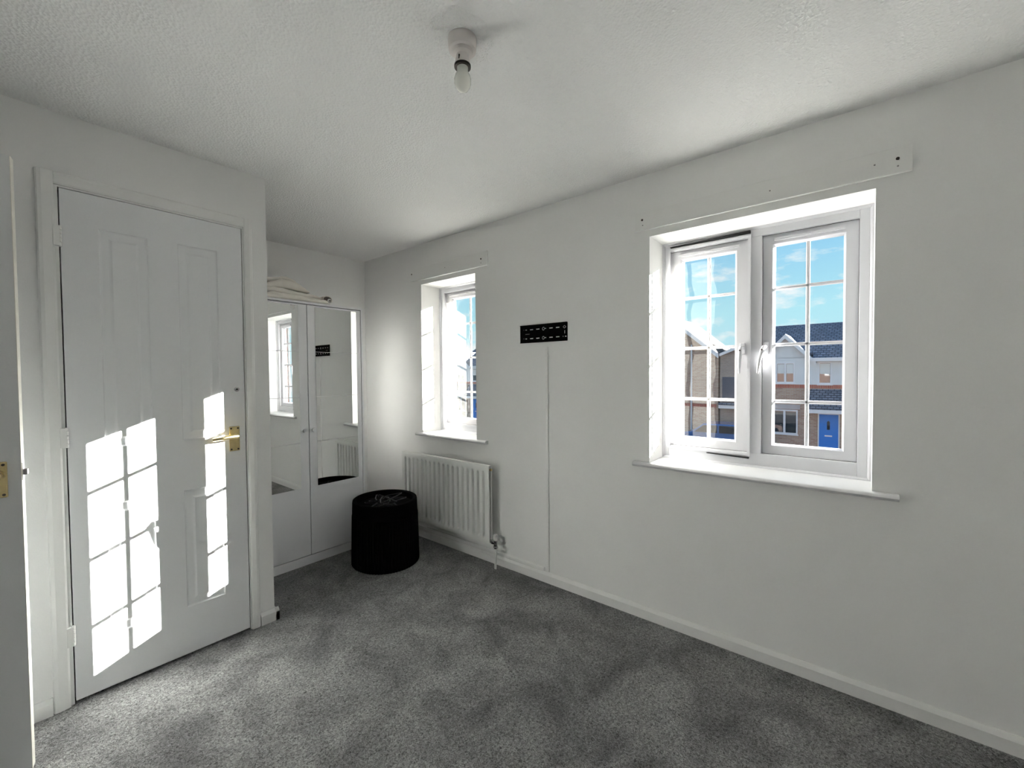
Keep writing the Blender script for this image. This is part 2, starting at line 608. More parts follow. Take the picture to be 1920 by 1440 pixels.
skirt_y('baseboard_window', XW, -1, YR, YB, 'white baseboard along the foot of the window wall')
skirt_x('baseboard_closet', YD, -1, XL, 0.1185, 'white baseboard left of the closet door frame')
mb = MB().prism([(YD - a, z) for a, z in SK], 'x', 0.838, XC + 0.018)
mb.prism([(XC + a, z) for a, z in SK], 'y', YD - 0.018, 2.845)
struct('baseboard_corner', mb, 'wood_white', 'short white baseboard wrapping the wall corner beside the closet door', 'baseboard')
skirt_x('baseboard_back', YB, -1, 1.752, XW - 0.018, 'white baseboard between the wardrobe and the window wall')
skirt_x('baseboard_rear', YR, 1, XL, XW - 0.018, 'white baseboard along the wall opposite the alcove')
skirt_y('baseboard_left', XL, 1, YR + 0.018, EO[0] - 0.06, 'white baseboard beside the bedroom doorway')

# ------------------------------------------------------------------ closet door frame (trim) and door
AP = 0.014
t = thing('trim_1', (0.5, YD, 0), 'white painted frame around the closet door', 'door frame', kind='structure')


def arch_profile(inner, outer):
    d = 1 if outer > inner else -1
    return [(inner, YD), (inner, YD - 0.009), (inner + d * 0.006, YD - 0.012), (outer - d * 0.014, YD - AP - 0.002), (outer - d * 0.004, YD - AP), (outer, YD - 0.010), (outer, YD)]


MB().prism([(x, y) for x, y in arch_profile(0.166, 0.120)], 'z', 0, 2.042).build('architrave', 'wood_white', t)
MB().prism([(x, y) for x, y in arch_profile(0.800, 0.837)], 'z', 0, 2.042).build('architrave', 'wood_white', t)
MB().prism([(p[1], p[0]) for p in arch_profile(1.998, 2.043)], 'x', 0.166, 0.800).build('architrave', 'wood_white', t)
MB().box(DO[0], 0.1765, YD - 0.001, YD + 0.10, 0, DO[3]).build('jamb', 'wood_white', t)
MB().box(0.7955, DO[1], YD - 0.001, YD + 0.10, 0, DO[3]).build('jamb', 'wood_white', t)
MB().box(0.1765, 0.7955, YD - 0.001, YD + 0.10, 1.992, DO[3]).build('head_jamb', 'wood_white', t)
MB().box(0.1765, 0.7955, YD + 0.042, YD + 0.055, 0.0, 1.992).build('gap_shade_sheet', 'gap_shade', t)  # dark sheet behind the leaf, paints the shade in the door gaps

door = thing('door_1', (0.18, YD, 0.008), 'closed white four-panel closet door with sun patches', 'door', kind='structure')
X0, X1, Z0, Z1 = 0.1805, 0.7915, 0.010, 1.989
cols = [(0.285, 0.437), (0.539, 0.690)]
rows = [(0.222, 0.756), (0.985, 1.860)]
holes = [(c[0], c[1], r[0], r[1]) for c in cols for r in rows]
mb = MB().slab('y', YD, YD + 0.036, [X0, cols[0][0], cols[0][1], cols[1][0], cols[1][1], X1], [Z0, rows[0][0], rows[0][1], rows[1][0], rows[1][1], Z1],
               lambda u, v: any(in_rect(u, v, h) for h in holes))
leaf = mb.build('leaf', 'door_white', door)
for h in holes:
    mb = MB()
    loops = [(0.0, 0.0), (0.004, 0.0035), (0.009, 0.0045), (0.030, 0.0045), (0.034, 0.0035), (0.040, 0.0005)]
    vs, fs = [], []
    for ins, d in loops:
        vs += [(h[0] + ins, YD + d, h[2] + ins), (h[1] - ins, YD + d, h[2] + ins), (h[1] - ins, YD + d, h[3] - ins), (h[0] + ins, YD + d, h[3] - ins)]
    for i in range(len(loops) - 1):
        for k in range(4):
            l = (k + 1) % 4
            fs.append((i * 4 + k, i * 4 + l, i * 4 + 4 + l, i * 4 + 4 + k))
    n = len(loops) * 4
    fs.append((n - 4, n - 3, n - 2, n - 1))
    vs += [(h[0], YD + 0.03, h[2]), (h[1], YD + 0.03, h[2]), (h[1], YD + 0.03, h[3]), (h[0], YD + 0.03, h[3])]
    for k in range(4):
        l = (k + 1) % 4
        fs.append((k, l, n + l, n + k))
    fs.append((n + 3, n + 2, n + 1, n))
    mb.add(vs, fs)
    mb.build('panel', 'door_white', door)
for zc in (1.806, 1.040, 0.271):
    mb = MB()
    for k in range(5):
        z = zc - 0.039 + k * 0.0158
        mb.lathe([(0.0055, 0), (0.0062, 0.001), (0.0062, 0.0138), (0.0055, 0.0148)], (0.1785, YD - 0.006, z), seg=12)
    hg = mb.build('hinge', 'wood_white', door, smooth=True)
    MB().box(0.161, 0.178, YD - 0.0165, YD - 0.002, zc - 0.037, zc + 0.037).build('leaf_plate', 'wood_white', hg)
# brass lever handle
hd = MB().box(0.7205, 0.765, YD - 0.006, YD, 0.907, 1.026).build('handle_plate', 'brass', door, bevel=0.003)
hd['label'] = 'brass lever handle plate'
for sx in (0.728, 0.757):
    for sz in (0.916, 1.017):
        MB().lathe([(0.0042, -0.0015), (0.0042, 0.002)], (sx, YD - 0.006, sz), seg=10, axis='y').build('screw', 'screw', hd)
mb = MB().lathe([(0.013, -0.010), (0.014, 0.0)], (0.745, YD - 0.006, 0.980), seg=18, axis='y')
mb.tube([(0.745, YD - 0.012, 0.980), (0.745, YD - 0.035, 0.981), (0.740, YD - 0.046, 0.982), (0.725, YD - 0.050, 0.982), (0.700, YD - 0.051, 0.981), (0.670, YD - 0.050, 0.979), (0.645, YD - 0.048, 0.977), (0.641, YD - 0.048, 0.977)],
        [0.010, 0.010, 0.0105, 0.0105, 0.009, 0.008, 0.0085, 0.007], seg=12)
mb.build('lever', 'brass', hd, smooth=True)
kh = MB().lathe([(0.0105, -0.004), (0.0115, -0.002), (0.0115, 0.0)], (0.758, YD, 1.206), seg=20, axis='y').build('keyhole_cover', 'chrome', door, smooth=True)
MB().lathe([(0.0042, -0.0012), (0.0042, 0.001)], (0.758, YD - 0.004, 1.206), seg=12, axis='y').build('keyhole', 'screw', kh)

# ------------------------------------------------------------------ bedroom door, standing open (local x from hinge to latch edge)
ang = math.radians(-12.0)
LW = 0.754
hx, hy = 0.0630 - (LW + 0.008) * math.cos(ang), 2.06 - (LW + 0.008) * math.sin(ang)
ed = thing('door_2', (hx, hy, 0.0), 'open bedroom door in shade, seen at its latch edge', 'door', kind='structure', rz=ang)
lf = MB().box(0, LW - 0.0015, 0, 0.034, 0.004, 1.965).build('leaf', 'entry_paint', ed, local=True)
MB().box(LW - 0.0015, LW, 0.0, 0.034, 0.004, 1.965).build('latch_edge', 'entry_edge_lit', ed, local=True)
MB().box(LW, LW + 0.0015, 0.006, 0.028, 0.945, 1.000).build('latch_plate', 'entry_edge_lit', ed, local=True)
MB().box(LW, LW + 0.011, 0.009, 0.025, 0.961, 0.979).build('latch_bolt', 'steel', ed, local=True, bevel=0.002)
hp = MB().box(LW - 0.074, LW - 0.029, -0.006, 0, 0.898, 1.010).build('handle_plate', 'brass', ed, local=True, bevel=0.003)
hp['label'] = 'brass handle plate on the shaded face'
for sx in (LW - 0.066, LW - 0.037):
    for sz in (0.907, 1.001):
        MB().lathe([(0.004, -0.0015), (0.004, 0.002)], (sx, -0.006, sz), seg=10, axis='y').build('screw', 'screw', hp, local=True)
mb = MB().lathe([(0.013, -0.010), (0.014, 0.0)], (LW - 0.046, -0.006, 0.970), seg=18, axis='y')
mb.tube([(LW - 0.046, -0.012, 0.970), (LW - 0.046, -0.035, 0.970), (LW - 0.052, -0.047, 0.970), (LW - 0.070, -0.050, 0.970), (LW - 0.10, -0.050, 0.969), (LW - 0.15, -0.047, 0.967)],
        [0.010, 0.010, 0.0105, 0.0105, 0.009, 0.008], seg=12)
mb.build('lever', 'brass', hp, local=True, smooth=True)
t2 = thing('trim_2', (XL, 1.9, 0), 'white frame lining the bedroom doorway', 'door frame', kind='structure')
MB().box(XL - 0.1, XL + 0.002, EO[0], EO[0] + 0.02, 0, EO[3]).build('jamb', 'wood_white', t2)
MB().box(XL - 0.1, XL - 0.002, EO[1] - 0.012, EO[1], 0, EO[3]).build('jamb', 'wood_white', t2)
MB().box(XL - 0.1, XL + 0.002, EO[0] + 0.02, EO[1] - 0.012, EO[3] - 0.02, EO[3]).build('head_jamb', 'wood_white', t2)
MB().box(XL, XL + 0.014, EO[0] - 0.05, EO[0] + 0.005, 0, EO[3] + 0.05).build('architrave', 'wood_white', t2)


# ================================================================== windows
XS = XW + 0.214       # room-side face of the casements
XG = XW + 0.241       # glass


def pane_grid(parent, ys, zs, bar=0.0078):
    """panes and glazing bars inside a casement; ys, zs break points"""
    for i in range(len(ys) - 1):
        for j in range(len(zs) - 1):
            a = bar if i > 0 else 0.0
            b_ = bar if i < len(ys) - 2 else 0.0
            c = bar if j > 0 else 0.0
            d = bar if j < len(zs) - 2 else 0.0
            MB().box(XG - 0.002, XG + 0.002, ys[i] + a, ys[i + 1] - b_, zs[j] + c, zs[j + 1] - d).build('pane', 'glass', parent)
    pr = lambda c: [(c - bar, XG + 0.004), (c - bar, XG - 0.003), (c - bar * 0.5, XG - 0.006), (c + bar * 0.5, XG - 0.006), (c + bar, XG - 0.003), (c + bar, XG + 0.004)]
    for y in ys[1:-1]:
        MB().prism([(x, u) for u, x in pr(y)], 'z', zs[0], zs[-1]).build('glazing_bar', 'upvc', parent)
    for z in zs[1:-1]:
        MB().prism([(x, u) for u, x in pr(z)], 'y', ys[0], ys[-1]).build('glazing_bar', 'upvc', parent)


def casement(parent, y0, y1, z0, z1, ys, zs, hinge_left, handle=True, vent=True):
    ly, ry = ys[0] - y0, y1 - ys[-1]
    # swept profile with unequal borders: outer face, bevelled bead, back
    prof = [(0.0, XS + 0.055), (0.0, XS), (0.84, XS), (0.90, XS + 0.004), (1.0, XG - 0.004), (1.0, XG + 0.005), (0.6, XS + 0.055)]
    vs, fs = [], []
    for f, d in prof:
        a0, a1 = y0 + f * ly, y1 - f * ry
        b0, b1 = z0 + f * (zs[0] - z0), z1 - f * (z1 - zs[-1])
        vs += [(d, a0, b0), (d, a1, b0), (d, a1, b1), (d, a0, b1)]
    n = len(prof)
    for i in range(n):
        j = (i + 1) % n
        for k in range(4):
            l = (k + 1) % 4
            fs.append((i * 4 + k, i * 4 + l, j * 4 + l, j * 4 + k))
    sash = MB().add(vs, fs).build('casement', 'upvc', parent)
    # dark gasket line round the casement
    MB().ring(y0 - 0.0035, y1 + 0.0035, z0 - 0.0035, z1 + 0.0035, [(0.0021, XS + 0.030), (0.0021, XS - 0.001), (0.0034, XS - 0.001), (0.0034, XS + 0.030)]).build('gasket', 'rubber', sash)
    pane_grid(sash, ys, zs)
    if vent:
        w = y1 - y0
        m2 = MB().box(XS - 0.010, XS, y0 + 0.045, y1 - 0.045, z1 - 0.030, z1 - 0.016)
        m2.box(XS - 0.013, XS - 0.010, y0 + 0.050, y1 - 0.050, z1 - 0.022, z1 - 0.017)
        m2.box(XS - 0.016, XS - 0.010, (y0 + y1) / 2 - 0.012, (y0 + y1) / 2 + 0.012, z1 - 0.027, z1 - 0.021)
        m2.build('trickle_vent', 'upvc', sash, bevel=0.001)
    if handle:
        yc = (y0 + 0.030) if hinge_left else (y1 - 0.014)
        mb = MB().prism([(yc - 0.011, 1.355), (yc + 0.011, 1.355), (yc + 0.013, 1.375), (yc + 0.011, 1.413), (yc - 0.011, 1.413), (yc - 0.013, 1.375)], 'x', XS - 0.012, XS)
        hb = mb.build('handle', 'upvc', sash, bevel=0.003)
        sk = 0.018 * (1 if not hinge_left else 0.25)
        MB().tube([(XS - 0.010, yc, 1.388), (XS - 0.040, yc + sk * 0.2, 1.386), (XS - 0.052, yc + sk * 0.4, 1.372), (XS - 0.052, yc + sk, 1.332), (XS - 0.050, yc + sk * 1.3, 1.292), (XS - 0.048, yc + sk * 1.5, 1.264)],
                  [0.009, 0.010, 0.010, 0.0085, 0.007, 0.0035], seg=10).build('handle_lever', 'upvc', hb, smooth=True)
        MB().lathe([(0.004, -0.002), (0.004, 0.004)], (XS - 0.061, yc + sk * 0.4, 1.374), seg=10, axis='x').build('key_hole', 'screw', hb)
    return sash


def outer_frame(parent, op, xs_in, mull):
    y0, y1, z0, z1 = op
    l, r, bt, tp = xs_in        # inner faces of the frame
    xf, xb = XW + 0.193, XW + 0.272
    MB().box(xf, xb, r, y1, z0, z1).build('frame_jamb', 'upvc', parent, bevel=0.002)
    MB().box(xf, xb, y0, l, z0, z1).build('frame_jamb', 'upvc', parent, bevel=0.002)
    MB().box(xf, xb, l, r, tp, z1).build('frame_head', 'upvc', parent, bevel=0.002)
    MB().box(xf, xb, l, r, z0, bt).build('frame_sill', 'upvc', parent, bevel=0.002)
    if mull:
        MB().box(xf, xb, mull[0], mull[1], bt, tp).build('mullion', 'upvc', parent, bevel=0.002)
    # quadrant bead against the plaster
    pr = [(0.0, xf), (0.0, xf - 0.012), (0.005, xf - 0.0105), (0.0105, xf - 0.005), (0.012, xf)]
    MB().ring(y0, y1, z0, z1, pr).build('bead', 'upvc', parent)


def sill_board(parent, op, ya, yb):
    z = op[2]
    prof = [(XW + 0.190, z - 0.022), (XW + 0.190, z + 0.002), (XW - 0.022, z + 0.002), (XW - 0.030, z - 0.002), (XW - 0.034, z - 0.010), (XW - 0.030, z - 0.018), (XW - 0.022, z - 0.022)]
    mb = MB().prism(prof, 'y', op[0] + 0.0005, op[1] - 0.0005)
    prof2 = [(XW, z - 0.022), (XW, z + 0.002)] + prof[2:]
    mb.prism(prof2, 'y', ya, op[0] + 0.0005).prism(prof2, 'y', op[1] - 0.0005, yb)
    return mb.build('sill_board', 'sill', parent, smooth=True)


def smooth01(t_):
    t_ = max(0.0, min(1.0, t_))
    return t_ * t_ * (3 - 2 * t_)


def film_sheet(parent, y0, y1, z0, z1, x, amp, seed, mat='film'):
    """taut plastic film bowed into the room; y1 is the side next to the reveal"""
    ny, nz = 48, 96
    vs, fs = [], []
    for j in range(nz + 1):
        v = j / nz
        z = z0 + v * (z1 - z0)
        pk = 0.42 + 0.05 * math.sin(v * 13.0 + seed) + 0.025 * math.sin(v * 31.0 + seed * 2)
        edge = smooth01(v / 0.10) * smooth01((1 - v) / 0.10)
        for i in range(ny + 1):
            u = i / ny
            y = y1 - u * (y1 - y0)
            if u < pk:
                bz = math.sin(u / pk * math.pi / 2) ** 0.9
            else:
                bz = math.cos((u - pk) / (1 - pk) * math.pi / 2) ** 1.2
            wv = 0.40 * math.sin(v * 21.0 + seed + 2.0 * u) + 0.22 * math.sin(v * 47.0 + seed * 3 - 3.0 * u)
            vs.append((x - amp * edge * bz * (1 + wv), y, z))
    for j in range(nz):
        for i in range(ny):
            a = j * (ny + 1) + i
            fs.append((a, a + 1, a + ny + 2, a + ny + 1))
    fr = MB().ring(y0 - 0.012, y1 + 0.012, z0 - 0.012, z1 + 0.012, [(0.0, x + 0.004), (0.0, x - 0.003), (0.012, x - 0.003), (0.012, x + 0.004)]).build('film_frame', 'upvc', parent)
    MB().add(vs, fs).build('insulation_film', mat, fr, smooth=True)
    return fr


w1 = thing('window_1', (XW, 0.39, W1[2]), 'large white double casement window looking onto the street', 'window', kind='structure')
outer_frame(w1, W1, (0.005, 0.797, 0.880, 1.9125), (0.361, 0.412))
ZS = [0.929, 1.130, 1.398, 1.663, 1.8605]
casement(w1, 0.0065, 0.3595, 0.8815, 1.911, [0.058, 0.1856, 0.312], ZS, False)
c2 = casement(w1, 0.4135, 0.7955, 0.8815, 1.911, [0.4834, 0.606, 0.730], ZS, True)
MB().prism([(0.408, 1.932), (0.408, 1.943), (0.785, 1.934), (0.785, 1.931)], 'x', XW + 0.176, XW + 0.1915).build('loose_seal', 'rubber', c2)
MB().prism([(0.410, 0.853), (0.410, 0.859), (0.60, 0.861), (0.60, 0.859)], 'x', XW + 0.176, XW + 0.1915).build('loose_seal', 'rubber', c2)
film_sheet(w1, 0.418, 0.786, 0.878, 1.914, XW + 0.186, 0.016, 0.6)
sill_board(w1, W1, -0.118, 0.907)

w2 = thing('window_2', (XW, 2.34, W2[2]), 'small white casement window above the radiator', 'window', kind='structure')
outer_frame(w2, W2, (2.115, 2.582, 0.880, 1.916), None)
casement(w2, 2.1165, 2.5805, 0.8815, 1.9145, [2.172, 2.335, 2.504], ZS, True, handle=False)
film_sheet(w2, 2.130, 2.568, 0.880, 1.914, XW + 0.186, 0.016, 2.1, 'film_hazy')
sill_board(w2, W2, 1.942, 2.687)

# ------------------------------------------------------------------ boards screwed above the windows
for op, (ya, yb, za, zb), label, screws, pins in (
        (W1, (-0.1405, 0.897, 1.9907, 2.083), 'long white mounting board screwed above the large window', [(-0.100, 2.042), (0.859, 2.042)], [(-0.101, 2.015), (0.856, 2.015), (-0.036, 2.038), (0.301, 2.036)]),
        (W2, (1.9263, 2.732, 1.9947, 2.0905), 'shorter white mounting board screwed above the small window', [(1.978, 2.043), (2.721, 2.051)], [(1.978, 2.016), (2.337, 2.043)])):
    bd = thing('mounting_board', (XW, (ya + yb) / 2, za), label, 'board', 'white boards above the windows')
    MB().box(XW - 0.016, XW, ya, yb, za, zb).build('board', 'wood_white', bd, bevel=0.0015)
    for y, z in screws:
        MB().lathe([(0.0055, -0.0012), (0.0055, 0.002)], (XW - 0.016, y, z), seg=12, axis='x').build('screw', 'screw', bd)
    for y, z in pins:
        MB().lathe([(0.003, -0.0008), (0.003, 0.002)], (XW - 0.016, y, z), seg=10, axis='x').build('pin', 'pin', bd)

# ================================================================== wardrobe with mirror tiles
YF = 2.850
WX0, WX1, WZ = 0.955, 1.750, 1.760
wd = thing('wardrobe', ((WX0 + WX1) / 2, 3.12, 0), 'white two-door wardrobe with mirror tiles in the alcove', 'wardrobe')
MB().box(WX0, WX0 + 0.015, YF, 3.395, 0, WZ - 0.015).build('side_panel', 'melamine', wd)
MB().box(WX1 - 0.015, WX1, YF, 3.395, 0, WZ - 0.015).build('side_panel', 'melamine', wd)
MB().box(WX0, WX1, YF, 3.395, WZ - 0.015, WZ).build('top_panel', 'melamine', wd)
MB().box(WX0 + 0.015, WX1 - 0.015, 3.385, 3.395, 0.0, WZ - 0.015).build('back_panel', 'melamine', wd)
MB().box(WX0 + 0.015, WX1 - 0.015, YF + 0.004, YF + 0.020, 0.0, 0.058).build('plinth', 'melamine', wd)
MB().box(WX0 + 0.015, WX1 - 0.015, YF + 0.030, 3.385, 0.062, 0.076).build('floor_panel', 'gap_shade', wd)  # coloured near-black as the shade under the doors
for (dx0, dx1, mx0, mx1, kx) in ((WX0 + 0.0175, 1.3375, 0.980, 1.281, 1.305), (1.3425, WX1 - 0.0195, 1.392, 1.695, 1.366)):
    d = MB().box(dx0, dx1, YF + 0.001, YF + 0.019, 0.063, WZ - 0.0205).build('door', 'melamine', wd, bevel=0.0008)
    for k in range(4):
        z0 = 0.522 + k * 0.3022
        MB().box(mx0, mx1, YF - 0.0025, YF + 0.001, z0, z0 + 0.2996).build('mirror_tile', 'mirror', d)
    MB().lathe([(0.0135, -0.024), (0.0145, -0.020), (0.012, -0.014), (0.007, -0.009), (0.007, 0.0)], (kx, YF + 0.001, 0.905), seg=20, axis='y').build('knob', 'melamine', d, smooth=True)

# ------------------------------------------------------------------ folded cream curtain on top of the wardrobe
cx_ = thing('folded_curtain', (1.26, 2.98, WZ), 'crumpled cream eyelet curtain folded on top of the wardrobe', 'curtain')


def cloth_layer(x0, x1, yf, z0, th, seed, peak=None, rise=0.0, nx=60):
    """one folded thickness of cloth: rounded fold at the front, wavy along its length"""
    vs, fs = [], []
    ns = 13
    for i in range(nx + 1):
        u = i / nx
        x = x0 + u * (x1 - x0)
        taper = max(0.12, (1 - abs(2 * u - 1) ** 5)) ** 0.6
        n1_ = noise.noise(Vector((x * 7, seed, 0.3)))
        n2_ = noise.noise(Vector((x * 24, seed * 2.1, 1.7)))
        t_h = th * taper * (1 + 0.55 * n1_ + 0.25 * n2_)
        zc = z0 + t_h / 2
        if peak is not None:
            zc += rise * math.exp(-((x - peak) / 0.09) ** 2)
        y_ = yf + 0.010 * n1_ + 0.006 * n2_
        sec = [(3.18, zc - t_h / 2)]
        for k in range(ns - 2):
            a_ = -math.pi / 2 - k / (ns - 3) * math.pi
            sec.append((y_ + 0.016 + 0.016 * math.cos(a_), zc + t_h / 2 * math.sin(a_)))
        sag = 0.25 * t_h * noise.noise(Vector((x * 13, seed + 5, 2.2)))
        sec.append((3.18, zc + t_h / 2 + sag))
        vs += [(x, y, z) for y, z in sec]
    for i in range(nx):
        for k in range(ns - 1):
            a_ = i * ns + k
            fs.append((a_, a_ + 1, a_ + ns + 1, a_ + ns))
        fs.append((i * ns + ns - 1, i * ns, i * ns + ns, i * ns + 2 * ns - 1))
    fs.append(tuple(range(ns)))
    fs.append(tuple(range(nx * ns, (nx + 1) * ns))[::-1])
    return MB().add(vs, fs)


for x0_, x1_, yf_, dz_, th_, sd_, pk_, rs_ in ((1.04, 1.500, 2.838, 0.002, 0.034, 1.3, None, 0), (0.965, 1.440, 2.842, 0.030, 0.030, 4.4, 1.15, 0.008),
                                              (0.965, 1.36, 2.848, 0.058, 0.044, 7.2, 1.22, 0.012), (0.965, 1.31, 2.880, 0.096, 0.030, 9.1, 1.23, 0.020)):
    cloth_layer(x0_, x1_, yf_, WZ + dz_, th_, sd_, pk_, rs_).build('fold', 'cloth', cx_, smooth=True)
mb = MB()
pts = []
for k in range(26):
    a = -0.6 + k / 25 * 5.2
    r = 0.030 - 0.012 * k / 25
    pts.append((1.478 + r * math.cos(a) * 1.35, WZ + 0.031 + r * math.sin(a)))
prof = pts + [(x * 0.88 + 1.478 * 0.12, (z - WZ - 0.031) * 0.82 + WZ + 0.031) for x, z in reversed(pts)]
n = len(prof)
vs = [(x, 2.843, z) for x, z in prof] + [(x, 3.05, z) for x, z in prof]
hn = n // 2
fs = [(i, i + 1, n + i + 1, n + i) for i in range(n - 1)] + [(n - 1, 0, n, 2 * n - 1)]
fs += [(i, n - 1 - i, n - 2 - i, i + 1) for i in range(hn - 1)] + [(n + i, n + i + 1, 2 * n - 2 - i, 2 * n - 1 - i) for i in range(hn - 1)]
mb.add(vs, fs).build('rolled_hem', 'cloth', cx_, smooth=True)
mb = MB().tube([(1.492 + 0.011 * math.cos(a), 2.838, WZ + 0.022 + 0.011 * math.sin(a)) for a in [k * 2 * math.pi / 18 for k in range(18)]], 0.0032, 8, closed=True)
mb.build('eyelet', 'eyelet', cx_, smooth=True)

# ================================================================== black hamper with hangers
HC = (1.686, 2.505)
hm = thing('laundry_hamper', (HC[0], HC[1], 0), 'round black ribbed laundry hamper standing before the wardrobe', 'hamper')


def rib_wall(prof, seg=144, amp=0.0022):
    vs, fs = [], []
    for r, z in prof:
        for k in range(seg):
            a = 2 * math.pi * k / seg
            rr = r + (amp if k % 2 else -amp)
            vs.append((HC[0] + rr * math.cos(a) * 0.985, HC[1] + rr * math.sin(a) * 1.03, z))
    for i in range(len(prof) - 1):
        for k in range(seg):
            l = (k + 1) % seg
            fs.append((i * seg + k, i * seg + l, (i + 1) * seg + l, (i + 1) * seg + k))
    fs.append(tuple(range(seg))[::-1])
    fs.append(tuple(range((len(prof) - 1) * seg, len(prof) * seg)))
    return MB().add(vs, fs)


rib_wall([(0.217, 0.0), (0.2215, 0.006), (0.2175, 0.20), (0.2145, 0.331)]).build('body', 'hamper', hm)
rib_wall([(0.2105, 0.331), (0.2105, 0.336)], amp=0.0).build('seam', 'hamper', hm)
# lid: raised rim around a sunken tray
seg = 96
prof = [(0.2145, 0.336), (0.2120, 0.415), (0.2095, 0.427), (0.204, 0.431), (0.192, 0.429), (0.187, 0.424), (0.184, 0.388), (0.0005, 0.386)]
MB().lathe(prof, (HC[0], HC[1], 0), seg=seg, sx=0.985, sy=1.03).build('lid', 'hamper', hm, smooth=True)
hanger_info = [(0.02, 0.01, 0.4, 'topmost black coat hanger lying crosswise in the hamper lid'),
               (-0.015, 0.02, 1.5, 'black coat hanger turned towards the wardrobe in the hamper lid'),
               (0.01, -0.02, 2.6, 'black coat hanger pointing at the window wall in the hamper lid'),
               (-0.01, -0.01, 3.7, 'black coat hanger under the others along the hamper rim'),
               (0.0, 0.015, 5.1, 'lowest black coat hanger in the hamper lid')]
for k, (ox, oy, a, lab) in enumerate(hanger_info):
    z = 0.4255 - k * 0.0078
    c, s = math.cos(a), math.sin(a)

    def T(u, v, dz=0.0):
        return (HC[0] + ox + c * u - s * v, HC[1] + oy + s * u + c * v, z + dz)
    t_ = thing('coat_hanger', (HC[0] + ox, HC[1] + oy, z), lab, 'hanger', 'black hangers in the hamper lid')
    MB().tube([T(0, 0.035), T(0.06, 0.012), T(0.118, -0.028), T(0.124, -0.040), T(0.114, -0.046), T(0, -0.046), T(-0.114, -0.046), T(-0.124, -0.040), T(-0.118, -0.028), T(-0.06, 0.012)], 0.0034, 8, closed=True).build('shoulder_bar', 'hanger', t_, smooth=True)
    MB().tube([T(0, 0.036), T(0, 0.055)] + [T(0.016 - 0.016 * math.cos(b_), 0.060 + 0.018 * math.sin(b_)) for b_ in [i * math.pi / 8 for i in range(9)]] + [T(0.030, 0.052)], 0.0017, 6).build('hook', 'hanger', t_, smooth=True)

# ================================================================== radiator, valve, pipes
RY0, RY1, RZ0, RZ1 = 1.868, 2.800, 0.150, 0.664
XR = XW - 0.078
rd = thing('radiator', (XW - 0.06, (RY0 + RY1) / 2, RZ0), 'white ribbed panel radiator below the small window', 'radiator')
nr = 18
pitch = (RY1 - RY0 - 0.05) / nr
vs, fs = [], []
ysam = [RY0, RY0 + 0.004]
for i in range(nr):
    b0 = RY0 + 0.025 + i * pitch
    for f in (0.06, 0.20, 0.27, 0.33, 0.38, 0.46, 0.54, 0.62, 0.67, 0.73, 0.80, 0.94):
        ysam.append(b0 + f * pitch)
ysam += [RY1 - 0.004, RY1]
zsam = [RZ0, RZ0 + 0.006, RZ0 + 0.030, RZ0 + 0.040, RZ0 + 0.048, RZ0 + 0.056, RZ0 + 0.070, (RZ0 + RZ1) / 2, RZ1 - 0.070, RZ1 - 0.056, RZ1 - 0.048, RZ1 - 0.040, RZ1 - 0.030, RZ1 - 0.006, RZ1]


def rad_depth(y, z):
    i = (y - RY0 - 0.025) / pitch
    if i < 0 or i > nr:
        return 0.0
    f = i - math.floor(i)
    a = smooth01((abs(f - 0.5) - 0.12) / 0.13)      # 0 in the groove, 1 on the land
    g = smooth01((z - RZ0 - 0.034) / 0.024) * smooth01((RZ1 - 0.034 - z) / 0.024)
    return 0.018 * (1 - a) * g


for z in zsam:
    for y in ysam:
        e_ = 0.003 if (y in (RY0, RY1) or z in (RZ0, RZ1)) else 0.0
        vs.append((XR + e_ + rad_depth(y, z), y, z))
ny = len(ysam)
for j in range(len(zsam) - 1):
    for i in range(ny - 1):
        a = j * ny + i
        fs.append((a, a + 1, a + ny + 1, a + ny))
MB().add(vs, fs).box(XR + 0.0215, XR + 0.030, RY0 + 0.001, RY1 - 0.001, RZ0 + 0.001, RZ1 - 0.001).build('ribbed_panel', 'rad', rd, smooth=True)
MB().box(XR + 0.002, XR + 0.028, RY0 + 0.0005, RY1 - 0.0005, RZ1 - 0.004, RZ1 + 0.004).build('top_seam', 'rad', rd, bevel=0.0015)
MB().lathe([(0.008, 0), (0.008, 0.012)], (XR + 0.014, RY0 - 0.011, RZ1 - 0.022), seg=12, axis='y').build('bleed_valve', 'brass', rd)
for y in (RY0 + 0.15, RY1 - 0.15):
    MB().box(XR + 0.030, XW - 0.001, y - 0.015, y + 0.015, RZ0 + 0.08, RZ1 - 0.08).build('wall_bracket', 'rad', rd)
vy = 1.826
vl = MB().tube([(XR + 0.014, RY0 + 0.005, 0.170), (XR + 0.014, vy + 0.02, 0.170), (XR + 0.014, vy, 0.170)], [0.011, 0.011, 0.010], 14)
vl.tube([(XR + 0.014, vy, 0.142), (XR + 0.014, vy, 0.190)], 0.0125, 14)
vl.lathe([(0.016, -0.006), (0.018, 0.0), (0.016, 0.006)], (XR + 0.014, vy + 0.022, 0.170), seg=6, axis='y')
vl.lathe([(0.013, 0.0), (0.0155, 0.003), (0.0155, 0.013), (0.013, 0.016)], (XR + 0.014, vy, 0.132), seg=6)
vo = vl.build('valve_body', 'chrome', rd, smooth=True)
MB().lathe([(0.015, 0.0), (0.0165, 0.002), (0.0165, 0.012), (0.015, 0.036), (0.012, 0.040), (0.004, 0.041)], (XR + 0.014, vy, 0.185), seg=18).build('valve_cap', 'plastic_white', vo, smooth=True)
MB().tube([(XR + 0.014, vy, 0.135), (XR + 0.012, vy, 0.06), (XR + 0.010, vy, 0.0)], 0.0078, 12).build('feed_pipe', 'rad', rd, smooth=True)

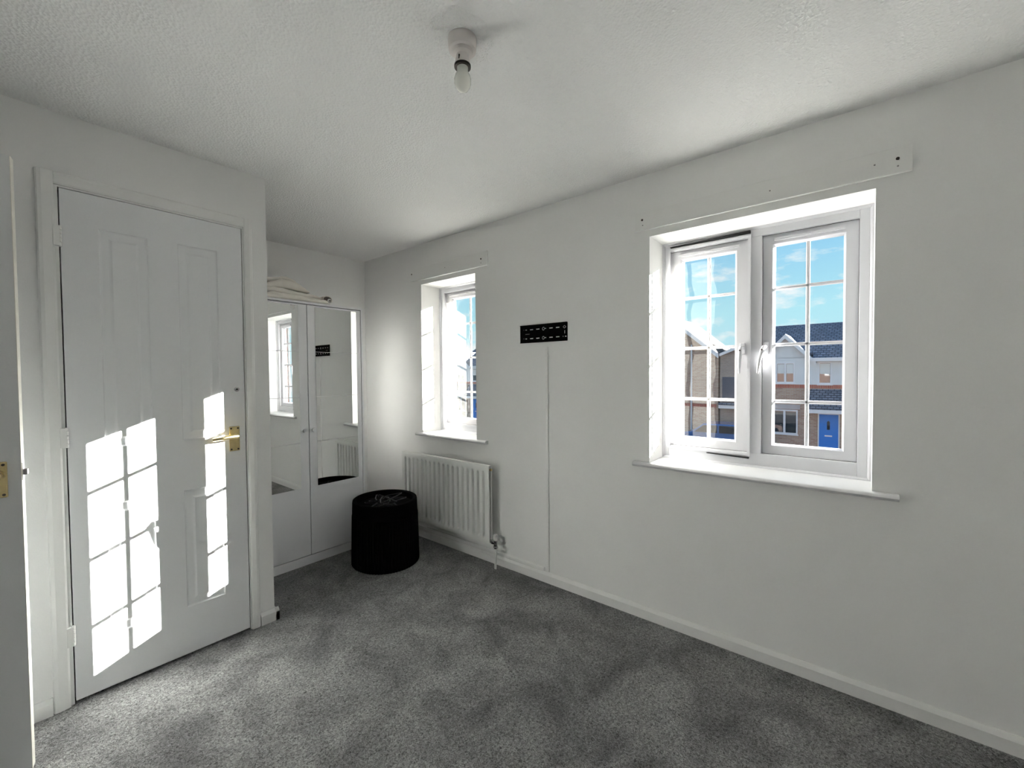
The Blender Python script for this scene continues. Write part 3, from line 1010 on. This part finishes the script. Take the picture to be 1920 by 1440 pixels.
# cable trunking
tr = MB().prism([(XW, 1.4455), (XW - 0.008, 1.4465), (XW - 0.0105, 1.449), (XW - 0.0105, 1.459), (XW - 0.008, 1.4615), (XW, 1.4625)], 'z', 0.066, 1.430)
tag(tr.build('cable_trunking', 'wood_white', origin=(XW, 1.454, 0.066)), 'thin vertical white cable trunking below the black bracket', 'trunking')
tr = MB().prism([(XW, 0.0635), (XW - 0.012, 0.0635), (XW - 0.016, 0.068), (XW - 0.016, 0.082), (XW - 0.012, 0.086), (XW, 0.086)], 'y', 1.480, 3.30)
tag(tr.build('cable_trunking', 'wood_white', origin=(XW, 2.4, 0.0635)), 'thin horizontal white cable trunking on top of the baseboard', 'trunking')

# ================================================================== black wall bracket
bk = thing('wall_bracket', (XW, 1.484, 1.46), 'black slotted steel television bracket plate on the window wall', 'bracket')
y0, y1, z0, z1 = 1.311, 1.657, 1.4605, 1.5685
slots = []
for z in (1.541, 1.486):
    for yc, w in ((1.611, 0.014), (1.569, 0.026), (1.522, 0.026), (1.465, 0.010), (1.4255, 0.026), (1.378, 0.026)):
        slots.append((yc - w / 2, yc + w / 2, z - 0.0028, z + 0.0028))
slots += [(1.317, 1.329, 1.4832, 1.4888), (1.338, 1.344, 1.4832, 1.4888), (1.3270, 1.3325, 1.503, 1.521)]
us = sorted({y0, y1, *[s[0] for s in slots], *[s[1] for s in slots]})
vs_ = sorted({z0, z1, *[s[2] for s in slots], *[s[3] for s in slots]})
MB().slab('x', XW - 0.0035, XW - 0.0005, us, vs_, lambda u, v: any(in_rect(u, v, s) for s in slots)).build('plate', 'black_plate', bk)
for za, zb in ((z0 - 0.001, z0 + 0.004), (z1 - 0.004, z1 + 0.001)):
    MB().box(XW - 0.007, XW - 0.0035, y0 + 0.001, y1 - 0.001, za, zb).build('flange', 'black_plate', bk)
for yc, zc in ((1.479, 1.5405), (1.480, 1.4855)):
    MB().tube([(XW - 0.004, yc + 0.0075 * math.cos(a), zc + 0.0085 * math.sin(a)) for a in [k * 2 * math.pi / 20 for k in range(20)]], 0.0017, 6, closed=True).build('washer', 'zinc', bk, smooth=True)
MB().tube([(XW - 0.004, 1.330 + 0.0095 * math.cos(a), 1.541 + 0.0085 * math.sin(a)) for a in [k * math.pi / 2 for k in range(4)]], 0.0019, 6, closed=True).build('diamond_cutout', 'zinc', bk)
for z in (1.541, 1.487):
    MB().lathe([(0.003, -0.001), (0.003, 0.001)], (XW - 0.0037, 1.628, z), seg=10, axis='x').build('rivet', 'sticker', bk)
MB().box(XW - 0.0042, XW - 0.0035, 1.583, 1.616, 1.512, 1.516).build('printed_mark', 'sticker', bk)

# ================================================================== ceiling light
LC = (0.914, 0.927)
lt = thing('ceiling_light', (LC[0], LC[1], H), 'bare frosted bulb in a white holder on the ceiling', 'light')
MB().lathe([(0.0375, -0.036), (0.0405, -0.034), (0.0425, -0.012), (0.0425, 0.0)][::1], (LC[0], LC[1], H), seg=40).build('rose', 'holder', lt, smooth=True)
MB().lathe([(0.021, -0.048), (0.030, -0.045), (0.032, -0.036)], (LC[0], LC[1], H), seg=32).build('rose_collar', 'holder', lt, smooth=True)
hl = MB().lathe([(0.0245, -0.083), (0.0245, -0.078), (0.0205, -0.062), (0.0185, -0.048)], (LC[0], LC[1], H), seg=32).build('lamp_holder', 'holder', lt, smooth=True)
MB().lathe([(0.0205, -0.0835), (0.0245, -0.0835), (0.0248, -0.080), (0.0246, -0.077)], (LC[0], LC[1], H), seg=32).build('dark_ring', 'screw', hl, smooth=True)
MB().box(LC[0] - 0.0218, LC[0] - 0.0180, LC[1] - 0.0083, LC[1] - 0.0052, H - 0.073, H - 0.058).build('slot', 'screw', hl)
bprof = [(0.0015, -0.1555), (0.009, -0.1535), (0.0165, -0.148), (0.0222, -0.139), (0.0250, -0.128), (0.0248, -0.117), (0.0215, -0.106), (0.0175, -0.098), (0.0165, -0.092), (0.0165, -0.083)]
MB().lathe(bprof, (LC[0], LC[1], H), seg=36).build('bulb', 'bulb', lt, smooth=True)
# rough plaster patch left round the rose
vs, fs = [], []
seg = 60
random.seed(3)
rr = [1 + 0.16 * math.sin(2 * math.pi * k / seg * 2 + 0.6) + 0.07 * math.sin(2 * math.pi * k / seg * 7) + random.uniform(-0.03, 0.03) for k in range(seg)]
for r, z in ((0.044, H - 0.0015), (0.068, H - 0.005), (0.084, H - 0.0045), (0.098, H + 0.0005)):
    for k in range(seg):
        a = 2 * math.pi * k / seg
        q = rr[k] if r > 0.05 else 1
        vs.append((LC[0] + r * q * math.cos(a), LC[1] + r * q * math.sin(a), z + (0.0016 * math.sin(k * 2.3) if 0.06 < r < 0.09 else 0)))
for i in range(3):
    for k in range(seg):
        l = (k + 1) % seg
        fs.append((i * seg + k, i * seg + l, (i + 1) * seg + l, (i + 1) * seg + k))
MB().add(vs, fs).build('plaster_patch', 'plaster', lt, smooth=True)

# ================================================================== outside: street and houses
GZ = -2.95
struct('road', MB().box(OUT + 3.0, 23.5, -60, 80, GZ - 0.2, GZ), 'asphalt', 'grey asphalt street below the window', 'road')
struct('pavement', MB().box(23.5, 90, -60, 80, GZ - 0.2, GZ + 0.1), 'paving', 'paved strip before the houses across the street', 'pavement')
struct('front_yard', MB().box(OUT + 0.02, OUT + 3.0, -60, 80, GZ - 0.2, GZ + 0.05), 'paving', 'paved strip under the bedroom windows', 'pavement')
O1 = (W1[0] - 0.01, W1[1] + 0.01, W1[2] - 0.01, W1[3] + 0.01)
O2 = (W2[0] - 0.01, W2[1] + 0.01, W2[2] - 0.01, W2[3] + 0.01)
mb = MB().slab('x', XW + 0.31, OUT, [-7, O1[0], O1[1], O2[0], O2[1], 9], [GZ, O1[2], O2[2], O1[3], O2[3], 2.6],
               lambda u, v: in_rect(u, v, O1) or in_rect(u, v, O2))
struct('wall_outside', mb, 'red_own', 'red brick outer face of the bedroom wall', 'wall')

SUN_BLOCK = 0.345  # depth of the added pier that blocks sun from the small window
struct('added_sun_pier', MB().box(OUT, OUT + SUN_BLOCK, 1.72, 1.85, GZ, 2.6), 'red_own', 'unseen brick pier added on the outer wall to keep sun off the wardrobe', 'pillar')
XH = 27.1


def house_window(parent, y0, y1, z0, z1, mull, blind=False):
    f = MB().ring(y0, y1, z0, z1, [(0.0, XH + 0.06), (0.0, XH - 0.03), (0.07, XH - 0.03), (0.07, XH + 0.06)])
    if mull:
        for m_ in mull:
            f.box(XH - 0.03, XH + 0.06, m_ - 0.05, m_ + 0.05, z0 + 0.06, z1 - 0.06)
    fo = f.build('window', 'white_ext', parent)
    edges = [y0 + 0.07] + [v for m_ in (mull or []) for v in (m_ - 0.05, m_ + 0.05)] + [y1 - 0.07]
    for i in range(0, len(edges), 2):
        MB().box(XH + 0.02, XH + 0.03, edges[i], edges[i + 1], z0 + 0.07, z1 - 0.07).build('pane', 'dark_glass', fo)
        if blind:
            MB().box(XH + 0.012, XH + 0.018, edges[i] + 0.01, edges[i + 1] - 0.01, z0 + 0.07 + (z1 - z0) * 0.40, z1 - 0.09).build('blind', 'blind', fo)
    MB().box(XH - 0.06, XH + 0.02, y0 - 0.04, y1 + 0.04, z0 - 0.06, z0).build('window_sill', 'white_ext', fo)
    return fo


ha = thing('terraced_house', (XH, 0.5, GZ), 'white gabled house with blue front door across the street', 'house', 'houses across the street')
HY0, HY1 = -3.6, 4.36
wins_up = [(2.66, 3.54, 0.62, 1.735), (1.085, 1.666, 0.58, 1.723), (-1.9, -0.9, 0.6, 1.72)]
wins_dn = [(2.52, 3.73, -2.12, -0.815), (-2.1, -0.8, -2.12, -0.815)]
doors = [(0.745, 1.650, GZ + 0.1, -0.915)]
ys = sorted({HY0, HY1, *[v for w in wins_dn + doors for v in w[:2]]})
zs = sorted({GZ + 0.05, 0.342, *[v for w in wins_dn + doors for v in w[2:]]})
MB().slab('x', XH, XH + 0.2, ys, zs, lambda u, v: any(in_rect(u, v, w) for w in wins_dn + doors)).build('brick_wall', 'brick', ha)
MB().box(XH - 0.01, XH + 0.2, HY0, HY1, 0.342, 0.545).build('brick_band', 'soldier', ha)
ys = sorted({HY0, HY1, *[v for w in wins_up for v in w[:2]]})
zs = sorted({0.545, 2.0, *[v for w in wins_up for v in w[2:]]})
MB().slab('x', XH - 0.005, XH + 0.2, ys, zs, lambda u, v: any(in_rect(u, v, w) for w in wins_up)).build('rendered_wall', 'render_white', ha)
MB().box(XH + 0.2, XH + 8.0, HY0, HY1, GZ + 0.05, 2.0).build('rear_block', 'brick_side', ha)
GA = (3.09, 3.10)      # gable apex y, z
MB().prism([(GA[0] - 1.20, 1.95), (GA[0], GA[1]), (GA[0] + 1.20, 1.95)], 'x', XH - 0.005, XH + 0.2).build('gable_wall', 'render_white', ha)
MB().prism([(XH - 0.32, 1.93), (XH + 4.0, 4.07), (XH + 8.3, 1.93), (XH + 8.3, 1.80), (XH + 4.0, 3.93), (XH - 0.32, 1.80)], 'y', HY0 - 0.1, GA[0] - 1.22).build('roof', 'roof', ha)
MB().prism([(XH + 0.25, 2.213), (XH + 4.0, 4.07), (XH + 8.3, 1.93), (XH + 8.3, 1.80), (XH + 4.0, 3.93), (XH + 0.25, 2.08)], 'y', GA[0] - 1.22, HY1).build('roof', 'roof', ha)
for s in (-1, 1):
    a0, a1 = GA[0], GA[0] + s * 1.36
    MB().prism([(a0, GA[1] + 0.02), (a1, GA[1] - 1.42), (a1, GA[1] - 1.30), (a0, GA[1] + 0.16)], 'x', XH - 0.25, XH + 2.4).build('gable_roof', 'roof', ha)
    MB().prism([(a0, GA[1] - 0.10), (a1, GA[1] - 1.54), (a1, GA[1] - 1.33), (a0, GA[1] + 0.13)], 'x', XH - 0.29, XH - 0.25).build('bargeboard', 'white_ext', ha)
MB().box(XH - 0.34, XH, HY0, GA[0] - 1.22, 1.757, 1.93).build('fascia', 'white_ext', ha)
MB().box(XH - 0.34, XH, GA[0] + 1.22, HY1, 1.757, 1.93).build('fascia', 'white_ext', ha)
for w, mu, bl in ((wins_up[0], [3.10], True), (wins_up[1], None, True), (wins_up[2], [-1.4], True), (wins_dn[0], [3.12], False), (wins_dn[1], [-1.45], False)):
    house_window(ha, *w, mu, bl)
MB().box(XH - 0.03, XH + 0.05, 2.42, 3.83, -0.787, -0.531).build('lintel', 'lintel', ha)
MB().box(XH - 0.03, XH + 0.05, -2.2, -0.7, -0.787, -0.531).build('lintel', 'lintel', ha)
MB().prism([(XH, 0.318), (XH - 0.75, -0.62), (XH - 0.75, -0.70), (XH, -0.70)], 'y', 0.15, 1.99).build('porch_canopy', 'roof', ha)
MB().box(XH - 0.77, XH, 0.12, 2.02, -0.885, -0.70).build('canopy_fascia', 'white_ext', ha)
fd = MB().box(XH - 0.01, XH + 0.06, 0.80, 1.597, GZ + 0.1, -0.985).build('front_door', 'blue_door', ha)
fd['label'] = 'bright blue front door'
MB().ring(0.745, 1.650, GZ + 0.1, -0.925, [(0.0, XH + 0.08), (0.0, XH - 0.03), (0.055, XH - 0.03), (0.055, XH + 0.08)]).build('door_frame', 'white_ext', ha)
MB().box(XH - 0.022, XH - 0.01, 1.05, 1.36, -2.115, -2.045).build('letter_plate', 'white_ext', fd)
MB().prism([(1.145, -1.76), (1.265, -1.76), (1.265, -1.36), (1.205, -1.29), (1.145, -1.36)], 'x', XH - 0.020, XH - 0.01).build('door_glass', 'dark_glass', fd)
for c in range(2):
    for r in range(2):
        MB().box(XH - 0.018, XH - 0.01, 0.88 + c * 0.36, 0.88 + c * 0.36 + 0.25, -2.80 + r * 0.9, -2.80 + r * 0.9 + (0.55 if r == 0 else 0.0001)).build('door_panel', 'blue_door', fd) if r == 0 else None

for dy, lab in ((25.0, 'white gabled house seen through the small window'), (-9.3, 'white gabled house beside the blue-doored one, towards the sun'), (-18.6, 'farther white gabled house in the row, towards the sun')):
    hb_ = copy_tree(ha)
    hb_.location = (XH, 0.5 + dy, GZ)
    hb_['label'] = lab

# brick houses continuing the row
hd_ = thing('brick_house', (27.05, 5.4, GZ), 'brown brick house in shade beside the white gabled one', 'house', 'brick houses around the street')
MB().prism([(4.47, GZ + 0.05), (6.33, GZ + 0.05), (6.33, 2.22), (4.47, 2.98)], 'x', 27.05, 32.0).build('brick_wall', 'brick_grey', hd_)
MB().prism([(4.47, 2.99), (6.33, 2.23), (6.33, 2.33), (4.47, 3.09)], 'x', 26.85, 32.2).build('roof', 'roof', hd_)
MB().prism([(4.47, 2.91), (6.33, 2.15), (6.33, 2.31), (4.47, 3.07)], 'x', 26.80, 26.85).build('bargeboard', 'white_ext', hd_)
MB().box(27.0, 27.05, 4.5, 6.2, -0.50, 0.95).build('dark_panel', 'dark_grey', hd_)  # flat dark grey rectangle on the brick wall
MB().box(26.7, 27.05, 4.47, 6.33, -0.86, -0.66).build('canopy_fascia', 'white_ext', hd_)
MB().box(26.65, 27.05, 4.47, 6.33, -0.66, -0.55).build('canopy_roof', 'roof', hd_)

hc_ = thing('brick_house', (27.0, 9.2, GZ), 'buff brick gabled house seen through the film-covered casement', 'house', 'brick houses around the street')
MB().prism([(6.42, GZ + 0.05), (12.0, GZ + 0.05), (12.0, 2.24), (9.2, 4.62), (6.42, 2.24)], 'x', 27.0, 32.0).build('brick_wall', 'brick', hc_)
for s_ in (-1, 1):
    MB().prism([(9.2, 4.64), (9.2 + s_ * 2.85, 2.215), (9.2 + s_ * 2.85, 2.335), (9.2, 4.76)], 'x', 26.75, 32.2).build('roof', 'roof_side', hc_)
    MB().prism([(9.2, 4.46), (9.2 + s_ * 2.85, 2.035), (9.2 + s_ * 2.85, 2.31), (9.2, 4.735)], 'x', 26.70, 26.75).build('bargeboard', 'white_ext', hc_)
MB().box(26.93, 27.0, 6.5, 11.9, -0.86, -0.66).build('brick_band', 'soldier', hc_)
MB().tube([(26.9, 7.9, 2.9), (26.9, 7.9, GZ + 0.1)], 0.05, 10).build('downpipe', 'white_ext', hc_, smooth=True)

# parked car
cr_ = thing('parked_car', (25.0, 4.0, GZ), 'small blue car parked before the brown brick house', 'car')
body = [(5.95, -2.62), (6.0, -2.35), (5.95, -2.05), (5.55, -1.98), (4.95, -1.52), (3.35, -1.50), (2.55, -1.92), (2.05, -2.02), (1.95, -2.35), (2.0, -2.62)]
MB().prism(body, 'x', 24.2, 25.8).build('body', 'car', cr_, bevel=0.06)
MB().prism([(5.40, -1.98), (4.92, -1.60), (4.25, -1.58), (4.25, -1.98)], 'x', 24.18, 25.82).build('side_window', 'dark_glass', cr_)
MB().prism([(4.15, -1.98), (4.15, -1.58), (3.38, -1.58), (2.85, -1.96)], 'x', 24.18, 25.82).build('side_window', 'dark_glass', cr_)
for y in (5.25, 2.75):
    for x in (24.18, 25.62):
        MB().lathe([(0.30, 0), (0.32, 0.03), (0.32, 0.17), (0.30, 0.20)], (x, y, GZ + 0.33), seg=24, axis='x').build('wheel', 'tyre', cr_, smooth=True)
cr_.location.y += 1.55
